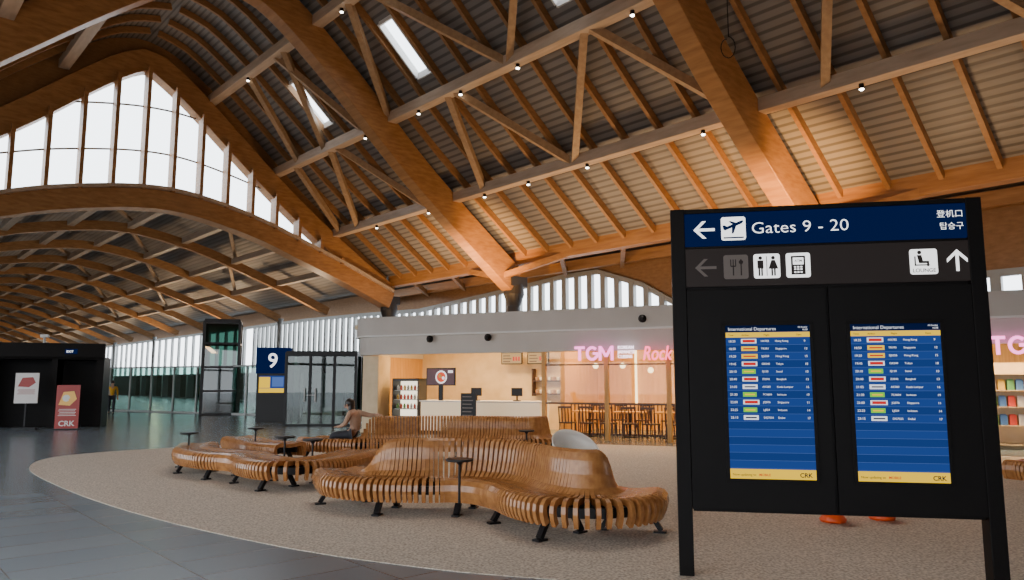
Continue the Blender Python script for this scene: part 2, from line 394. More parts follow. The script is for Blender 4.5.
# ------------------------------------------------------------ floor
o=MB().add([(-70,-40,0),(60,-40,0),(60,240,0),(-70,240,0)],[(0,1,2,3)]).obj('floor',M['tile'],rz=ANG); struct(o,'blue-grey rectangular slate floor tiles with a soft sheen','floor')
cp=catmull([(.42,6.36,0),(-.7,6.75,0),(-2.3,7.65,0),(-4.55,9.45,0),(-6.9,11.8,0),(-9.2,14.6,0),(-9.9,16.9,0),(-8.4,19,0),(-5,20.8,0),(0,20.6,0),(6,18.6,0),(12,16,0),(15,11.5,0),(12,7,0),(7,5.0,0),(3,5.5,0),(.42,6.36,0)],8)[:-1]
o=MB().add([(p.x,p.y,.006) for p in cp]+[(p.x,p.y,-.02) for p in cp],[tuple(range(len(cp)))[::-1]]+[(i,(i+1)%len(cp),len(cp)+(i+1)%len(cp),len(cp)+i) for i in range(len(cp))]).obj('floor_carpet',M['carpet']); struct(o,'beige speckled carpet island with rounded outline','floor')
# ------------------------------------------------------------ benches
def bench(pts,label,tables=(),name='slatted_bench'):
    c=catmull([(p[0],p[1],p[2]) for p in pts],24)
    L=[0]
    for a,d in zip(c,c[1:]): L.append(L[-1]+(Vector((d.x,d.y))-Vector((a.x,a.y))).length)
    tot=L[-1]; sp=.062; n=int(tot/sp)
    base=Vector((c[len(c)//2].x,c[len(c)//2].y,0)); par=empty(name,base); T(par,label,'bench')
    mb=MB(); j=0; stations=[]
    for i in range(n+1):
        s=min(i*sp,tot-1e-4)
        while L[j+1]<s: j+=1
        t=(s-L[j])/(L[j+1]-L[j]); p=c[j].lerp(c[j+1],t); d=(c[min(j+2,len(c)-1)]-c[max(j-1,0)]); d.z=0; d.normalize()
        N=Vector((-d.y,d.x,0)); h=max(0,min(1,p.z)); h=h*h*(3-2*h); o2=Vector((p.x,p.y,0))-base; stations.append((o2,d,N,h))
        prof=[(.05,.17),(.015,.24),(0,.31),(.01,.38),(.05,.43),(.12,.45),(.22,.445),(.34,.43),(.45,.43+.01*h),(.52,.44+.06*h),(.56,.445+.19*h),(.585,.45+.33*h),(.61,.452+.41*h),(.65,.453+.44*h),(.70,.45+.425*h),(.74,.435+.36*h),(.77,.39+.24*h),(.79,.30+.10*h),(.79,.24),(.775,.17)]
        vs=[]; m=len(prof); th=.07
        for q in range(m):
            a=prof[max(q-1,0)]; e=prof[min(q+1,m-1)]; tx,tz=e[0]-a[0],e[1]-a[1]; l=math.hypot(tx,tz); nx,nz=tz/l,-tx/l
            for r in (0,th):
                nn=prof[q][0]+nx*r-.4; zz=prof[q][1]+nz*r
                for sd in (-.0235,.0235): vs.append(o2+N*nn+d*sd+Vector((0,0,zz)))
        fs=[(0,1,3,2),tuple(4*(m-1)+k for k in (2,3,1,0))]
        for q in range(m-1):
            A=4*q;B=4*(q+1)
            fs+=[(A,B,B+1,A+1),(A+2,A+3,B+3,B+2),(A,A+2,B+2,B),(A+1,B+1,B+3,A+3)]
        mb.add(vs,fs)
    mb.obj('seat_slats',M['slat'],parent=par)
    fr=MB()
    for a,e in zip(stations[::3],stations[3::3]):
        for off in (-.22,.22): fr.beam(a[0]+a[2]*off+Vector((0,0,.30)),e[0]+e[2]*off+Vector((0,0,.30)),.05,.10)
        fr.beam(a[0]-a[2]*.22+Vector((0,0,.30)),a[0]+a[2]*.22+Vector((0,0,.30)),.04,.05)
    f=fr.obj('support_frame',M['black'],parent=par); f['label']='black steel frame under the slats'
    nl=max(2,round(tot/.95))
    for k in range(nl):
        s_=stations[int((k+.35)*len(stations)/(nl-.3)) if k<nl-1 else len(stations)-5]
        o2,d,N,h=s_; lb=MB()
        for sg in (-1,1):
            lb.beam(o2+N*sg*.14+Vector((0,0,.31)),o2+N*sg*.32+Vector((0,0,.03)),.07,.05)
            lb.beam(o2+N*sg*.24+Vector((0,0,.015)),o2+N*sg*.38+Vector((0,0,.015)),.09,.025)
        lb.beam(o2+N*.2+Vector((0,0,.28)),o2-N*.2+Vector((0,0,.28)),.10,.06)
        lg=lb.obj('leg',M['black'],parent=par); lg['label']='splayed black metal leg'
    for (x,y,z) in tables:
        tb=MB(); q=Vector((x,y,0))-base
        tb.lathe(q+Vector((0,0,z)),[(.01,-.02),(.15,-.018),(.165,-.008),(.165,.008),(.155,.014)],28); tb.cyl(q+Vector((0,0,.2)),q+Vector((0,0,z-.015)),.016,n=10)
        tb.lathe(q+Vector((0,0,z-.06)),[(.018,0),(.05,.04)],14)
        t_=tb.obj('side_table',M['black'],parent=par); t_['label']='small round black table on a thin post'
    return par
bench([(-2.35,10.6,0),(-2.1,10.0,.15),(-1.7,9.7,.8),(-1.15,9.6,1),(-.65,9.62,1),(-.22,9.4,1),(.08,8.95,.97),(.3,8.4,.97),(.6,8.02,1),(.95,7.97,1),(1.22,8.2,.7),(1.36,8.65,0.0)],
  'serpentine oak-slat bench with curved backrests on black legs, on the carpet',[(-.62,9.05,.70)])
bench([(-6.15,15.0,0),(-5.75,13.9,0),(-5.1,13.15,0),(-4.4,12.75,0),(-3.9,12.0,0),(-3.35,11.6,0),(-2.95,12.0,0),(-2.75,12.8,0),(-2.7,13.5,0)],
  'wavy backless oak-slat bench on black legs, small black tables attached',[(-6.1,14.4,.66),(-3.72,12.5,.72),(-3.25,12.45,.68)])
bench([(-6.0,16.8,0),(-5.3,15.7,0),(-4.9,15.2,0),(-4.3,14.8,0)],'short backless oak-slat bench curving behind a longer one',[(-5.25,15.6,.68)])
bench([(-4.35,16.7,0),(-3.9,16.2,0),(-3.3,16.05,.05),(-2.9,16.1,.9),(-2.3,16.25,1),(-1.5,16.35,1),(-.7,16.25,1),(0,16.1,1),(.6,16.1,1),(.95,16.5,.9)],
  'long wavy oak-slat bench with high backrest, person at one end',[(.3,15.75,.62)])
bench([(7.75,11.7,0),(8.1,11.0,.5),(8.8,10.8,1),(9.5,11.2,1),(9.9,11.9,1)],'curved oak-slat bench beside the departure board')
# ------------------------------------------------------------ sign
sg=empty('departure_sign',(1.40,6.5,0),math.atan2(-.47,2.42)); T(sg,'tall black wayfinding totem with two departure screens on carpet','airport sign')
W=2.5
b=MB(); b.bx(0,.12,0,.16,0,3.12); b.obj('post',M['signblack'],parent=sg,bevel=.006)
b=MB(); b.bx(W-.12,W,0,.16,0,3.12); b.obj('post',M['signblack'],parent=sg,bevel=.006)
b=MB(); b.bx(.12,W-.12,.02,.15,3.08,3.12); b.bx(.12,W-.12,.02,.15,2.765,2.785); b.bx(.12,W-.12,.05,.15,2.40,3.10)
b.bx(.122,1.26,.0,.15,.55,2.40); b.bx(1.28,W-.122,.0,.15,.55,2.40); b.bx(.13,W-.13,.03,.14,.53,2.41)
SC=((.435,1.115),(1.435,2.12)); SZ0,SZ1=.81,2.085
for x0,x1 in SC:
    for a in ((x0-.03,x0,SZ0-.01,SZ1+.02),(x1,x1+.03,SZ0-.01,SZ1+.02),(x0-.03,x1+.03,SZ0-.03,SZ0),(x0-.03,x1+.03,SZ1,SZ1+.03)): b.bx(a[0],a[1],-.012,.0,a[2],a[3])
b.obj('cabinet',M['signblack'],parent=sg,bevel=.003)
h=MB().bx(.12,W-.12,.01,.05,2.79,3.075).obj('gate_panel',M['blue'],parent=sg)
Y=.004
def arrow(cx,cz,s,dr,mat,par,name='arrow_symbol'):
    b=MB(); ca,sa=math.cos(dr),math.sin(dr)
    def tr(q): return [(cx+s*(x*ca-z*sa),cz+s*(x*sa+z*ca)) for x,z in q]
    b.poly(tr([(-1,0),(-.15,-.85),(.2,-.85),(-.65,0)]),Y); b.poly(tr([(-1,0),(-.65,0),(.2,.85),(-.15,.85)]),Y); b.poly(tr([(-.9,-.13),(1,-.13),(1,.13),(-.9,.13)]),Y-.001)
    return b.obj(name,mat,parent=par)
arrow(.285,2.93,.09,0,M['signwhite'],h)
b=MB(); b.rrect(.43,.635,2.83,3.035,Y,.02)
def pl_(q): return [(.532+x*.088,2.945+z*.088) for x,z in q]
b.poly(pl_([(-.95,-.20),(-.80,-.32),(.80,.33),(.98,.52),(.90,.66),(.62,.58),(-.7,.02)]),Y-.004,mi=1)
b.poly(pl_([(-.95,-.20),(-1.02,.16),(-.86,.22),(-.55,.04)]),Y-.004,mi=1)
b.poly(pl_([(.30,.15),(.02,-.62),(-.16,-.66),(-.12,-.02)]),Y-.004,mi=1)
b.poly(pl_([(-.02,.25),(-.42,.56),(-.26,.62),(.30,.42)]),Y-.004,mi=1)
b.bx(.448,.617,Y-.004,Y,2.846,2.858,1)
b.obj('departure_symbol',[M['signwhite'],M['blue']],parent=h)
MB().text('Gates 9 - 20',.678,2.882,.142,Y,bold=-.010,sx=1.12).obj('gate_lettering',M['signwhite'],parent=h)
MB().text('登机口',2.36,2.965,.068,Y,align='RIGHT',bold=-.008).obj('chinese_lettering',M['signwhite'],parent=h)
MB().text('탑승구',2.36,2.862,.068,Y,align='RIGHT',bold=-.008).obj('korean_lettering',M['signwhite'],parent=h)
h=MB().bx(.12,W-.12,.01,.05,2.43,2.762).obj('facility_panel',M['brown'],parent=sg)
z0,z1=2.49,2.70
arrow(.29,2.595,.09,0,M['signdim'],h)
IM=[M['signwhite'],M['brown'],M['signdim']]
b=MB(); b.rrect(.44,.645,z0,z1,Y,.02,mi=2)
for x in (.50,.52,.54): b.bx(x-.004,x+.004,Y-.004,Y,2.60,2.66,1)
b.bx(.515,.525,Y-.004,Y,2.52,2.61,1); b.bx(.50,.54,Y-.004,Y,2.595,2.605,1); b.bx(.58,.59,Y-.004,Y,2.52,2.66,1); b.disc(.585,2.635,.018,Y-.004,mi=1)
b.obj('restaurant_symbol',IM,parent=h)
b=MB(); b.rrect(.69,.905,z0,z1,Y,.02)
for cx,sk in ((.745,0),(.85,1)):
    b.disc(cx,2.665,.016,Y-.004,mi=1)
    if sk: b.poly([(cx-.015,2.645),(cx-.04,2.57),(cx+.04,2.57),(cx+.015,2.645)],Y-.004,mi=1)
    else: b.bx(cx-.025,cx+.025,Y-.004,Y,2.575,2.645,1)
    b.bx(cx-.018,cx-.004,Y-.004,Y,2.51,2.575,1); b.bx(cx+.004,cx+.018,Y-.004,Y,2.51,2.575,1)
b.bx(.794,.800,Y-.004,Y,2.51,2.68,1)
b.obj('toilet_symbol',IM,parent=h)
b=MB(); b.rrect(.955,1.15,z0,z1,Y,.02); b.bx(.995,1.11,Y-.004,Y,2.515,2.675,1); b.bx(1.01,1.095,Y-.006,Y-.003,2.60,2.66,0)
for x in (1.02,1.045,1.07):
    for z in (2.535,2.56,2.58): b.bx(x-.002,x+.014,Y-.006,Y-.003,z-.006,z+.006,0)
b.text('ATM',1.053,2.622,.03,Y-.007,mi=1,align='CENTER',bold=.01)
b.obj('cash_machine_symbol',IM,parent=h)
b=MB(); b.rrect(1.93,2.14,z0,z1,Y,.02); b.disc(2.005,2.672,.016,Y-.004,mi=1)
b.poly([(1.985,2.650),(2.02,2.650),(2.03,2.60),(2.075,2.60),(2.075,2.582),(2.0,2.582)],Y-.004,mi=1); b.bx(2.06,2.075,Y-.004,Y,2.555,2.60,1)
b.bx(1.965,1.975,Y-.004,Y,2.56,2.64,1); b.bx(1.965,2.08,Y-.004,Y,2.562,2.572,1)
b.text('LOUNGE',2.035,2.507,.044,Y-.004,mi=1,align='CENTER',bold=.012)
b.obj('lounge_symbol',IM,parent=h)
arrow(2.29,2.60,.09,-math.pi/2,M['signwhite'],h)
rows=[('18:35','HX782','Hong Kong','r'),('18:50','TR393','Singapore','y'),('19:20','5J5058','Hong Kong','y'),('19:45','GK040','Tokyo','r'),('20:10','5J150','Seoul','g'),('20:40','Z2042','Bangkok','r'),('21:05','AK583','Kuala Lumpur','w'),
('21:30','7C4604','Incheon','g'),('22:00','JQ076','Singapore','o'),('22:25','LJ024','Incheon','g'),('23:15','DG7023','Dubai','w')]
scr2=emis('screen_blue_alternate',(.013,.042,.185),1.1)
for (x0,x1) in SC:
    sc=MB().bx(x0,x1,-.006,.0,SZ0,SZ1).obj('display_screen',M['scrblue'],parent=sg); sc['label']='glowing blue departures display'
    b=MB(); y=-.008
    b.bx(x0,x1,y,-.005,2.03,SZ1,2); b.text('International Departures',x0+.02,2.043,.039,y-.002,0,bold=-.006)
    b.text('02 October',x1-.015,2.062,.016,y-.002,0,align='RIGHT'); b.text('16:58',x1-.015,2.04,.020,y-.002,0,align='RIGHT')
    b.bx(x0,x1,y,-.005,1.985,2.027,1)
    for tx,tt in ((.02,'Time'),(.13,'Airline'),(.31,'Flight'),(.57,'Gate')): b.text(tt,x0+tx,1.997,.022,y-.002,2)
    for i in range(17):
        zz=1.985-.064*(i+1)
        if i%2: b.bx(x0,x1,y+.001,-.005,zz,zz+.064,7)
        b.bx(x0,x1,y,-.005,zz-.001,zz+.001,3)
        if i<len(rows):
            t,fl,city,cc=rows[i]
            b.text(t,x0+.02,zz+.022,.027,y-.002,0)
            wd_={'r':.125,'y':.13,'g':.11,'w':.12,'o':.13}[cc]
            mi={'r':4,'y':1,'g':5,'w':0,'o':4}[cc]; b.bx(x0+.125,x0+.125+wd_,y-.001,-.004,zz+.013,zz+.051,0 if cc in 'ro' else mi)
            if cc in 'ro': b.bx(x0+.137,x0+.113+wd_,y-.002,-.004,zz+.020,zz+.044,4)
            else: b.bx(x0+.14,x0+.11+wd_,y-.002,-.004,zz+.026,zz+.037,{'y':4,'g':1,'w':2}[cc])
            b.text(fl,x0+.285,zz+.024,.023,y-.002,0); b.text(city,x0+.40,zz+.024,.023,y-.002,0); b.text(str(9+(i*3)%11),x0+.63,zz+.022,.026,y-.002,0)
    b.bx(x0,x1,y,-.005,SZ0,SZ0+.08,1); b.text('Now updating to',x0+.02,SZ0+.025,.027,y-.002,2); b.text('MOBILE',x0+.23,SZ0+.025,.027,y-.002,4,bold=.01); b.text('CRK',x1-.03,SZ0+.02,.05,y-.002,2,align='RIGHT',bold=.02)
    b.obj('display_lettering',[M['lwhite'],M['yellow'],M['scrdark'],M['scrline'],M['lred'],M['lgreen'],M['neonwhite'],scr2],parent=sc)
# ------------------------------------------------------------ shop
SA=math.atan2(-.411,.911); SO=Vector((-4.9,24.3,0)); sx_=Vector((math.cos(SA),math.sin(SA),0)); sy_=Vector((-math.sin(SA),math.cos(SA),0))
def SH(x,y,z=0): return SO+sx_*x+sy_*y+Vector((0,0,z))
X0=-.75
path=[Vector((X0,9,0)),Vector((X0,1.4,0))]+[Vector((X0+1.2-1.2*math.cos(a),1.2-1.2*math.sin(a),0)) for a in [math.radians(k) for k in range(0,91,10)]]+[Vector((32,0,0))]
def pathsweep(path,prof):
    vs=[];m=len(prof)
    for i,p in enumerate(path):
        d=(path[min(i+1,len(path)-1)]-path[max(i-1,0)]).normalized(); N=Vector((-d.y,d.x,0))
        for n_,z in prof: vs.append(p+N*n_+Vector((0,0,z)))
    fs=[tuple(range(m)),tuple(range((len(path)-1)*m,len(path)*m))[::-1]]
    for i in range(len(path)-1):
        for k in range(m): fs.append((i*m+k,i*m+(k+1)%m,(i+1)*m+(k+1)%m,(i+1)*m+k))
    return MB().add(vs,fs)
o=pathsweep(path,[(.12,2.5),(.12,3.08),(.0,3.1),(.0,3.7),(.35,3.7),(.35,2.5)]).obj('wall_shopfront',M['fascia'],loc=SO,rz=SA); struct(o,'pale grey stepped fascia band with a rounded corner above the shops','wall')
o=pathsweep(path,[(-.02,3.07),(-.02,3.12),(.2,3.12),(.2,3.07)]).obj('trim_2',M['white'],loc=SO,rz=SA); struct(o,'thin white groove strip along the fascia','trim')
b=MB(); b.bx(X0+.3,32,.3,9,3.35,3.5); o=b.obj('ceiling_shop',M['cream'],loc=SO,rz=SA); struct(o,'flat warm-toned ceiling slab over the shops','ceiling')
b=MB(); b.bx(X0+.3,6.1,4.6,4.8,0,3.35); o=b.obj('wall_shop_kitchen',M['cream'],loc=SO,rz=SA); struct(o,'cream tiled back wall of the snack counter','wall')
b=MB(); b.bx(6.1,32,5.6,5.8,0,3.35)
o=b.obj('wall_shop_back',M['woodwall'],loc=SO,rz=SA); struct(o,'warm wooden back wall of the restaurant','wall')
b=MB(); b.bx(6.05,6.2,2.2,5.6,0,3.35); o=b.obj('wall_shop_divider',M['woodwall'],loc=SO,rz=SA); struct(o,'wooden dividing wall between counter and restaurant','wall')
b=MB(); b.bx(X0+.2,X0+.32,1.6,9,0,3.35); o=b.obj('wall_shop_side',M['woodwall'],loc=SO,rz=SA); struct(o,'wood-panelled side wall of the shop','wall')
b=MB(); b.bx(0,.62,0,.7,0,2.5); b.bx(-.03,.65,-.03,.73,0,.12); o=b.obj('shop_pillar',M['cream'],loc=SH(-.25,.5),rz=SA,bevel=.02); T(o,'beige clad pillar at the corner of the shop','pillar')
for i,x in enumerate((7.6,9.0,10.4,12,13.5,15,16.5,18,19.5)):
    b=MB(); b.bx(-.03,.03,-.06,0,0.9,3.2); o=b.obj('wall_light_strip',M['warmlamp'],loc=SH(x,5.58),rz=SA); T(o,'vertical warm light strip on the wooden restaurant wall','wall light','restaurant light strips')
for x in (6.25,8.15,9.9,12.5,15,17.3,20):
    b=MB(); b.bx(-.06,.06,-.06,.06,0,2.5); o=b.obj('timber_post',M['woodwall'],loc=SH(x,.35),rz=SA); T(o,'slim light timber post at the restaurant front','post','restaurant front posts')
b=MB()
for x0,x1 in ((6.3,8.1),(8.2,9.85),(9.95,12.45),(12.55,14.95)):
    b.bx(x0,x1,.33,.35,1.05,2.48); b.bx(x0,x1,.31,.37,1.0,1.05,1); b.bx(x0,x1,.31,.37,2.1,2.14,1)
o=b.obj('window_4',[M['shopglass'],M['darkwood']],loc=SO,rz=SA); struct(o,'clear glazing of the restaurant front','window')
ct=empty('snack_counter',SH(1.75,.9),SA); T(ct,'long white snack counter with glowing front inside the shop','counter')
MB().bx(0,4.15,0,.7,.1,1.0).obj('body',flat('counter_white',(.74,.60,.42),.4,emit=(1,.70,.40),es=.5),parent=ct)
MB().bx(-.04,4.2,-.05,.75,1.0,1.05).obj('countertop',M['white'],parent=ct,bevel=.01)
MB().bx(.03,4.1,.05,.65,0,.1).obj('plinth',M['black'],parent=ct)
for x in (3.6,5.0):
    e=empty('till',SH(x,1.2,1.05),SA); T(e,'dark touchscreen till on the snack counter','till','tills')
    MB().bx(-.1,.1,-.08,.08,0,.03).obj('base',M['black'],parent=e); b=MB(); b.beam((0,.02,.02),(0,.02,.2),.04,.04); b.bx(-.18,.18,-.02,.02,.15,.4); b.obj('screen',M['black'],parent=e)
for x in (3.6,4.6):
    e=empty('menu_screen',SH(x,3.9,2.25),SA); T(e,'lit menu screen hanging above the snack kitchen','menu screen','hanging menu screens')
    MB().bx(-.4,.4,0,.06,0,.42).obj('casing',M['black'],parent=e)
    b=MB(); b.bx(-.37,.37,-.01,0,.03,.39,0)
    for k in range(3): b.bx(-.32,-.05+.05*(k%2),-.014,-.008,.08+.1*k,.11+.1*k,1); b.bx(.05+.1*k,.12+.1*k,-.014,-.008,.12,.26,2)
    b.obj('display',[emis('menu_glow%d'%int(x*10),(1,.60,.25),.8),M['darkwood'],M['red']],parent=e)
    MB().bx(-.02,.02,.02,.05,.42,1.10).obj('hanger',M['black'],parent=e)
fr=empty('display_fridge',SH(.62,.95),SA); T(fr,'lit glass display fridge with food at the shop corner','fridge')
b=MB(); b.bx(0,1.0,0,.55,0,.5); b.bx(0,1.0,.5,.55,0,1.75); b.bx(0,.04,0,.55,0,1.75); b.bx(.96,1.0,0,.55,0,1.75); b.bx(0,1.0,0,.55,1.67,1.75); b.obj('body',M['darkgrey'],parent=fr)
b=MB()
for z in (.75,1.05,1.35): b.bx(.04,.96,.05,.5,z,z+.02)
b.obj('shelf',M['steel'],parent=fr)
MB().bx(.05,.95,.44,.49,.52,1.66).obj('light_panel',emis('fridge_light',(1,.88,.66),2.2),parent=fr)
for i in range(7):
    for z in (.77,1.07,1.37):
        cc=random.choice([(.7,.1,.05),(.8,.5,.1),(.2,.4,.1),(.75,.7,.6)])
        b=MB(); b.lathe((0,0,0),[(.04,0),(.045,.1),(.03,.13),(.018,.15),(.018,.17)],10)
        o=b.obj('drink_bottle',flat('drink%d%d'%(i,int(z*10)),cc,.3),loc=SH(.62+.10+.13*i,.95+.2,z)); T(o,'small coloured drink bottle on a fridge shelf','bottle','drinks in the display fridge')
ps=empty('food_poster',SH(1.95,.98,1.30),SA); T(ps,'illuminated food poster on a stand above the white counter','poster')
MB().bx(-.05,1.0,0,.05,.22,.78).obj('panel',M['black'],parent=ps)
b=MB(); b.bx(-.02,.97,-.006,0,.25,.75,0); b.disc(.5,.49,.21,-.012,mi=1,n=24); b.disc(.5,.49,.16,-.016,mi=2,n=20); b.disc(.46,.52,.06,-.02,mi=3,n=14); b.disc(.58,.46,.05,-.02,mi=1,n=14); b.bx(.75,.92,-.012,0,.62,.7,1)
b.obj('print',[flat('pdark',(.10,.02,.03),.4),emis('plate_w',(1,.9,.9),1.5),emis('food_r',(.8,.10,.05),1.2),M['posteryellow']],parent=ps)
MB().bx(.4,.55,0,.05,-.25,.22).obj('stand',M['black'],parent=ps)
mb_=empty('menu_board',SH(3.75,-.1),SA); T(mb_,'black free-standing menu board in front of the counter','menu board')
b=MB(); b.bx(0,.5,-.02,.02,.45,1.3); b.beam((.03,0,0),(.03,0,.5),.04,.04); b.beam((.47,0,0),(.47,0,.5),.04,.04); b.bx(-.02,.1,-.2,.2,0,.03); b.bx(.4,.52,-.2,.2,0,.03); b.obj('board',M['black'],parent=mb_)
b=MB()
for i in range(6): b.bx(.06,.06+.3+.05*(i%2),-.026,-.02,1.18-.11*i,1.21-.11*i)
b.obj('print',M['signdim'],parent=mb_)
sh=MB(); sh.bx(0,1.6,0,.3,0,.04); sh.bx(0,1.6,0,.3,.45,.49); sh.bx(0,.04,0,.3,-.05,.9); sh.bx(1.56,1.6,0,.3,-.05,.9); o=sh.obj('wall_shelf',M['darkwood'],loc=SH(4.2,4.28,1.2),rz=SA); T(o,'wooden wall shelf with crockery behind the counter','shelf')
for i in range(9):
    for z in (1.24,1.69):
        o=MB().lathe((0,0,0),[(.04,0),(.055,.04),(.06,.12)],12).obj('cup',M['white' if i%2 else 'tan'],loc=SH(4.35+.16*i,4.42,z)); T(o,'small cup on the wooden wall shelf','cup','cups on the wall shelf')
def neon(t,x,z,size,mat,lab,name='neon_sign',y=-.06,bold=.03,sx=1,shear=0):
    b=MB(); b.text(t,0,0,size,0,bold=bold,ext=.02,sx=sx,shear=shear); o=b.obj(name,M[mat],loc=SH(x,y,z),rz=SA); T(o,lab,'sign'); return o
def tgm(x,z,H,lab):
    s=H*.17; b=MB()
    def st(x0,z0,x1,z1):
        dx,dz=x1-x0,z1-z0; l=math.hypot(dx,dz); nx,nz=-dz/l*s/2,dx/l*s/2
        b.poly([(x0+nx,z0+nz),(x0-nx,z0-nz),(x1-nx,z1-nz),(x1+nx,z1+nz)],0,.04)
    h=s/2
    st(0,H-h,.72*H,H-h); st(.36*H,0,.36*H,H-s*.8)
    o=.86*H; cx,cz,R=o+.42*H,H*.5,H*.5-h
    P=[(cx+R*.88*math.cos(math.radians(a)),cz+R*math.sin(math.radians(a))) for a in range(45,326,20)]+[(cx+R*.88,cz-R*.45)]
    for p,q in zip(P,P[1:]): st(p[0],p[1],q[0],q[1])
    st(cx+R*.88,cz-R*.6,cx+R*.88,cz); st(cx+R*.15,cz-.0,cx+R*.88+h,cz)
    o=1.86*H
    st(o,0,o,H); st(o+.86*H,0,o+.86*H,H); st(o+h*.6,H-h,o+.43*H,H*.28); st(o+.86*H-h*.6,H-h,o+.43*H,H*.28)
    ob=b.obj('neon_sign',M['neonpink'],loc=SH(x,-.06,z),rz=SA); T(ob,lab,'sign')
tgm(7.34,2.22,.40,'glowing pink-violet restaurant letters on the fascia edge')
neon('KOREAN\nJAPANESE\nCUISINE',8.60,2.53,.125,'neonwhite','small glowing three-line cuisine lettering',bold=-.012,sx=.9)
neon('Rock',9.28,2.22,.54,'neonred','glowing red script restaurant lettering',bold=.004,sx=.70,shear=.25)
tgm(17.35,2.24,.42,'glowing pink restaurant letters above the snack shop')
for x in (2.6,9.3,12,4.6):
    b=MB(); b.cyl((0,0,0),(0,-.05,0),.11,n=18); b.ell((0,-.06,-.02),(.08,.08,.08)); o=b.obj('dome_camera',M['black'],loc=SH(x,-.005,3.35 if x>5 else 2.95),rz=SA,smooth=True); T(o,'small black dome camera on the fascia','camera','fascia dome cameras')
def mkchair(loc,rz):
    e=empty('dining_chair',loc,rz); T(e,'dark wooden dining chair with slatted back in the restaurant','chair','restaurant dining chairs')
    MB().box((0,0,.45),(.42,.42,.04)).obj('seat',M['darkwood'],parent=e,bevel=.01)
    for x in (-.18,.18):
        for y in (-.18,.18): MB().cyl((x,y,.43),(x*1.1,y*1.1,0),.02,.014,8).obj('leg',M['darkwood'],parent=e)
    b=MB()
    for x in (-.19,-.095,0,.095,.19): b.beam((x,-.19,.46),(x,-.25,.9),.03,.02)
    b.beam((-.21,-.25,.9),(.21,-.25,.9),.03,.06); b.obj('backrest',M['darkwood'],parent=e); return e
c0=mkchair(SH(6.75,.95),SA)
for i in range(1,14):
    copytree(c0,SH(6.75+.62*i,.95+.05*(i%2)),SA+random.uniform(-.12,.12))
for i in range(12):
    copytree(c0,SH(6.9+.8*i,3.0),SA+math.pi+random.uniform(-.1,.1))
def mktable(loc):
    e=empty('dining_table',loc,SA); T(e,'small wooden dining table with one pedestal in the restaurant','table','restaurant dining tables')
    MB().box((0,0,.74),(.95,.7,.04)).obj('tabletop',M['woodwall'],parent=e,bevel=.01); MB().cyl((0,0,.04),(0,0,.72),.035).obj('pedestal',M['black'],parent=e); MB().lathe((0,0,0),[(.25,0),(.25,.02),(.05,.05)],20).obj('foot',M['black'],parent=e); return e
t0=mktable(SH(7.1,1.9))
for i in range(1,8): copytree(t0,SH(7.1+1.25*i,1.9))
def mkpend(loc):
    e=empty('pendant_lamp',loc); T(e,'small round warm pendant lamp hanging in the restaurant','lamp','restaurant pendant lamps')
    MB().cyl((0,0,.1),(0,0,1.0),.006,n=6).obj('cord',M['black'],parent=e); MB().ell((0,0,0),(.09,.09,.09)).obj('globe',M['warmlamp'],parent=e,smooth=True); return e
p0=mkpend(SH(6.9,3.2,2.15))
for i in range(1,11): copytree(p0,SH(6.9+.9*i,3.2,2.0+.15*(i%2)))
b=MB()
for i in range(70): b.bx(i*.12,i*.12+.03,0,.04,.05,.95)
b.bx(0,8.4,-.01,.05,.93,.99); b.bx(0,8.4,-.01,.05,.0,.06)
o=b.obj('slatted_partition',M['darkwood'],loc=SH(6.3,2.45),rz=SA); T(o,'low dark slatted partition behind the dining tables','partition')
sf=empty('goods_shelf',SH(16.9,1.6),SA); T(sf,'shop shelving stocked with snacks under warm light','shelf')
b=MB(); b.bx(0,2.6,.4,.44,0,2.1)
for z in (.1,.55,1.0,1.4,1.8): b.bx(0,2.6,0,.42,z,z+.03)
b.bx(-.03,0,0,.44,0,2.1); b.bx(2.6,2.63,0,.44,0,2.1); b.obj('frame',M['cream'],parent=sf)
gm=[flat('goods%d'%i,c,.4) for i,c in enumerate([(.7,.08,.05),(.8,.55,.08),(.1,.25,.6),(.75,.75,.72),(.15,.45,.15)])]
for z in (.58,1.03,1.43):
    for i in range(13):
        b=MB(); b.box((0,0,.12),(.15,.14,.24)); b.box((0,0,.25),(.13,.03,.03)); o=b.obj('snack_packet',gm[(i*3+int(z*10))%5],loc=SH(17.02+.19*i,1.8,z),rz=SA,bevel=.01); T(o,'coloured snack packet on the shop shelf','packet','snack packets on shelving')
for x in (1.5,3.5,5.2,7.2,9,11,13,15,17,19):
    o=MB().bx(-.5,.5,-.06,.06,-.03,0).obj('ceiling_lamp',M['lamp'],loc=SH(x,1.6,3.34),rz=SA); T(o,'white linear lamp on the shop ceiling','lamp','shop ceiling lamps')
for i in range(12):
    e=empty('track_lamp',SH(.9+.78*i,.75,2.62)); T(e,'small bright warm downlight hanging inside the shopfront','lamp','shopfront downlights')
    MB().cyl((0,0,.05),(0,0,.73),.008,n=6).obj('cord',M['black'],parent=e); MB().cyl((0,0,0),(0,0,.08),.06,.05,12).obj('housing',M['warmlamp'],parent=e)
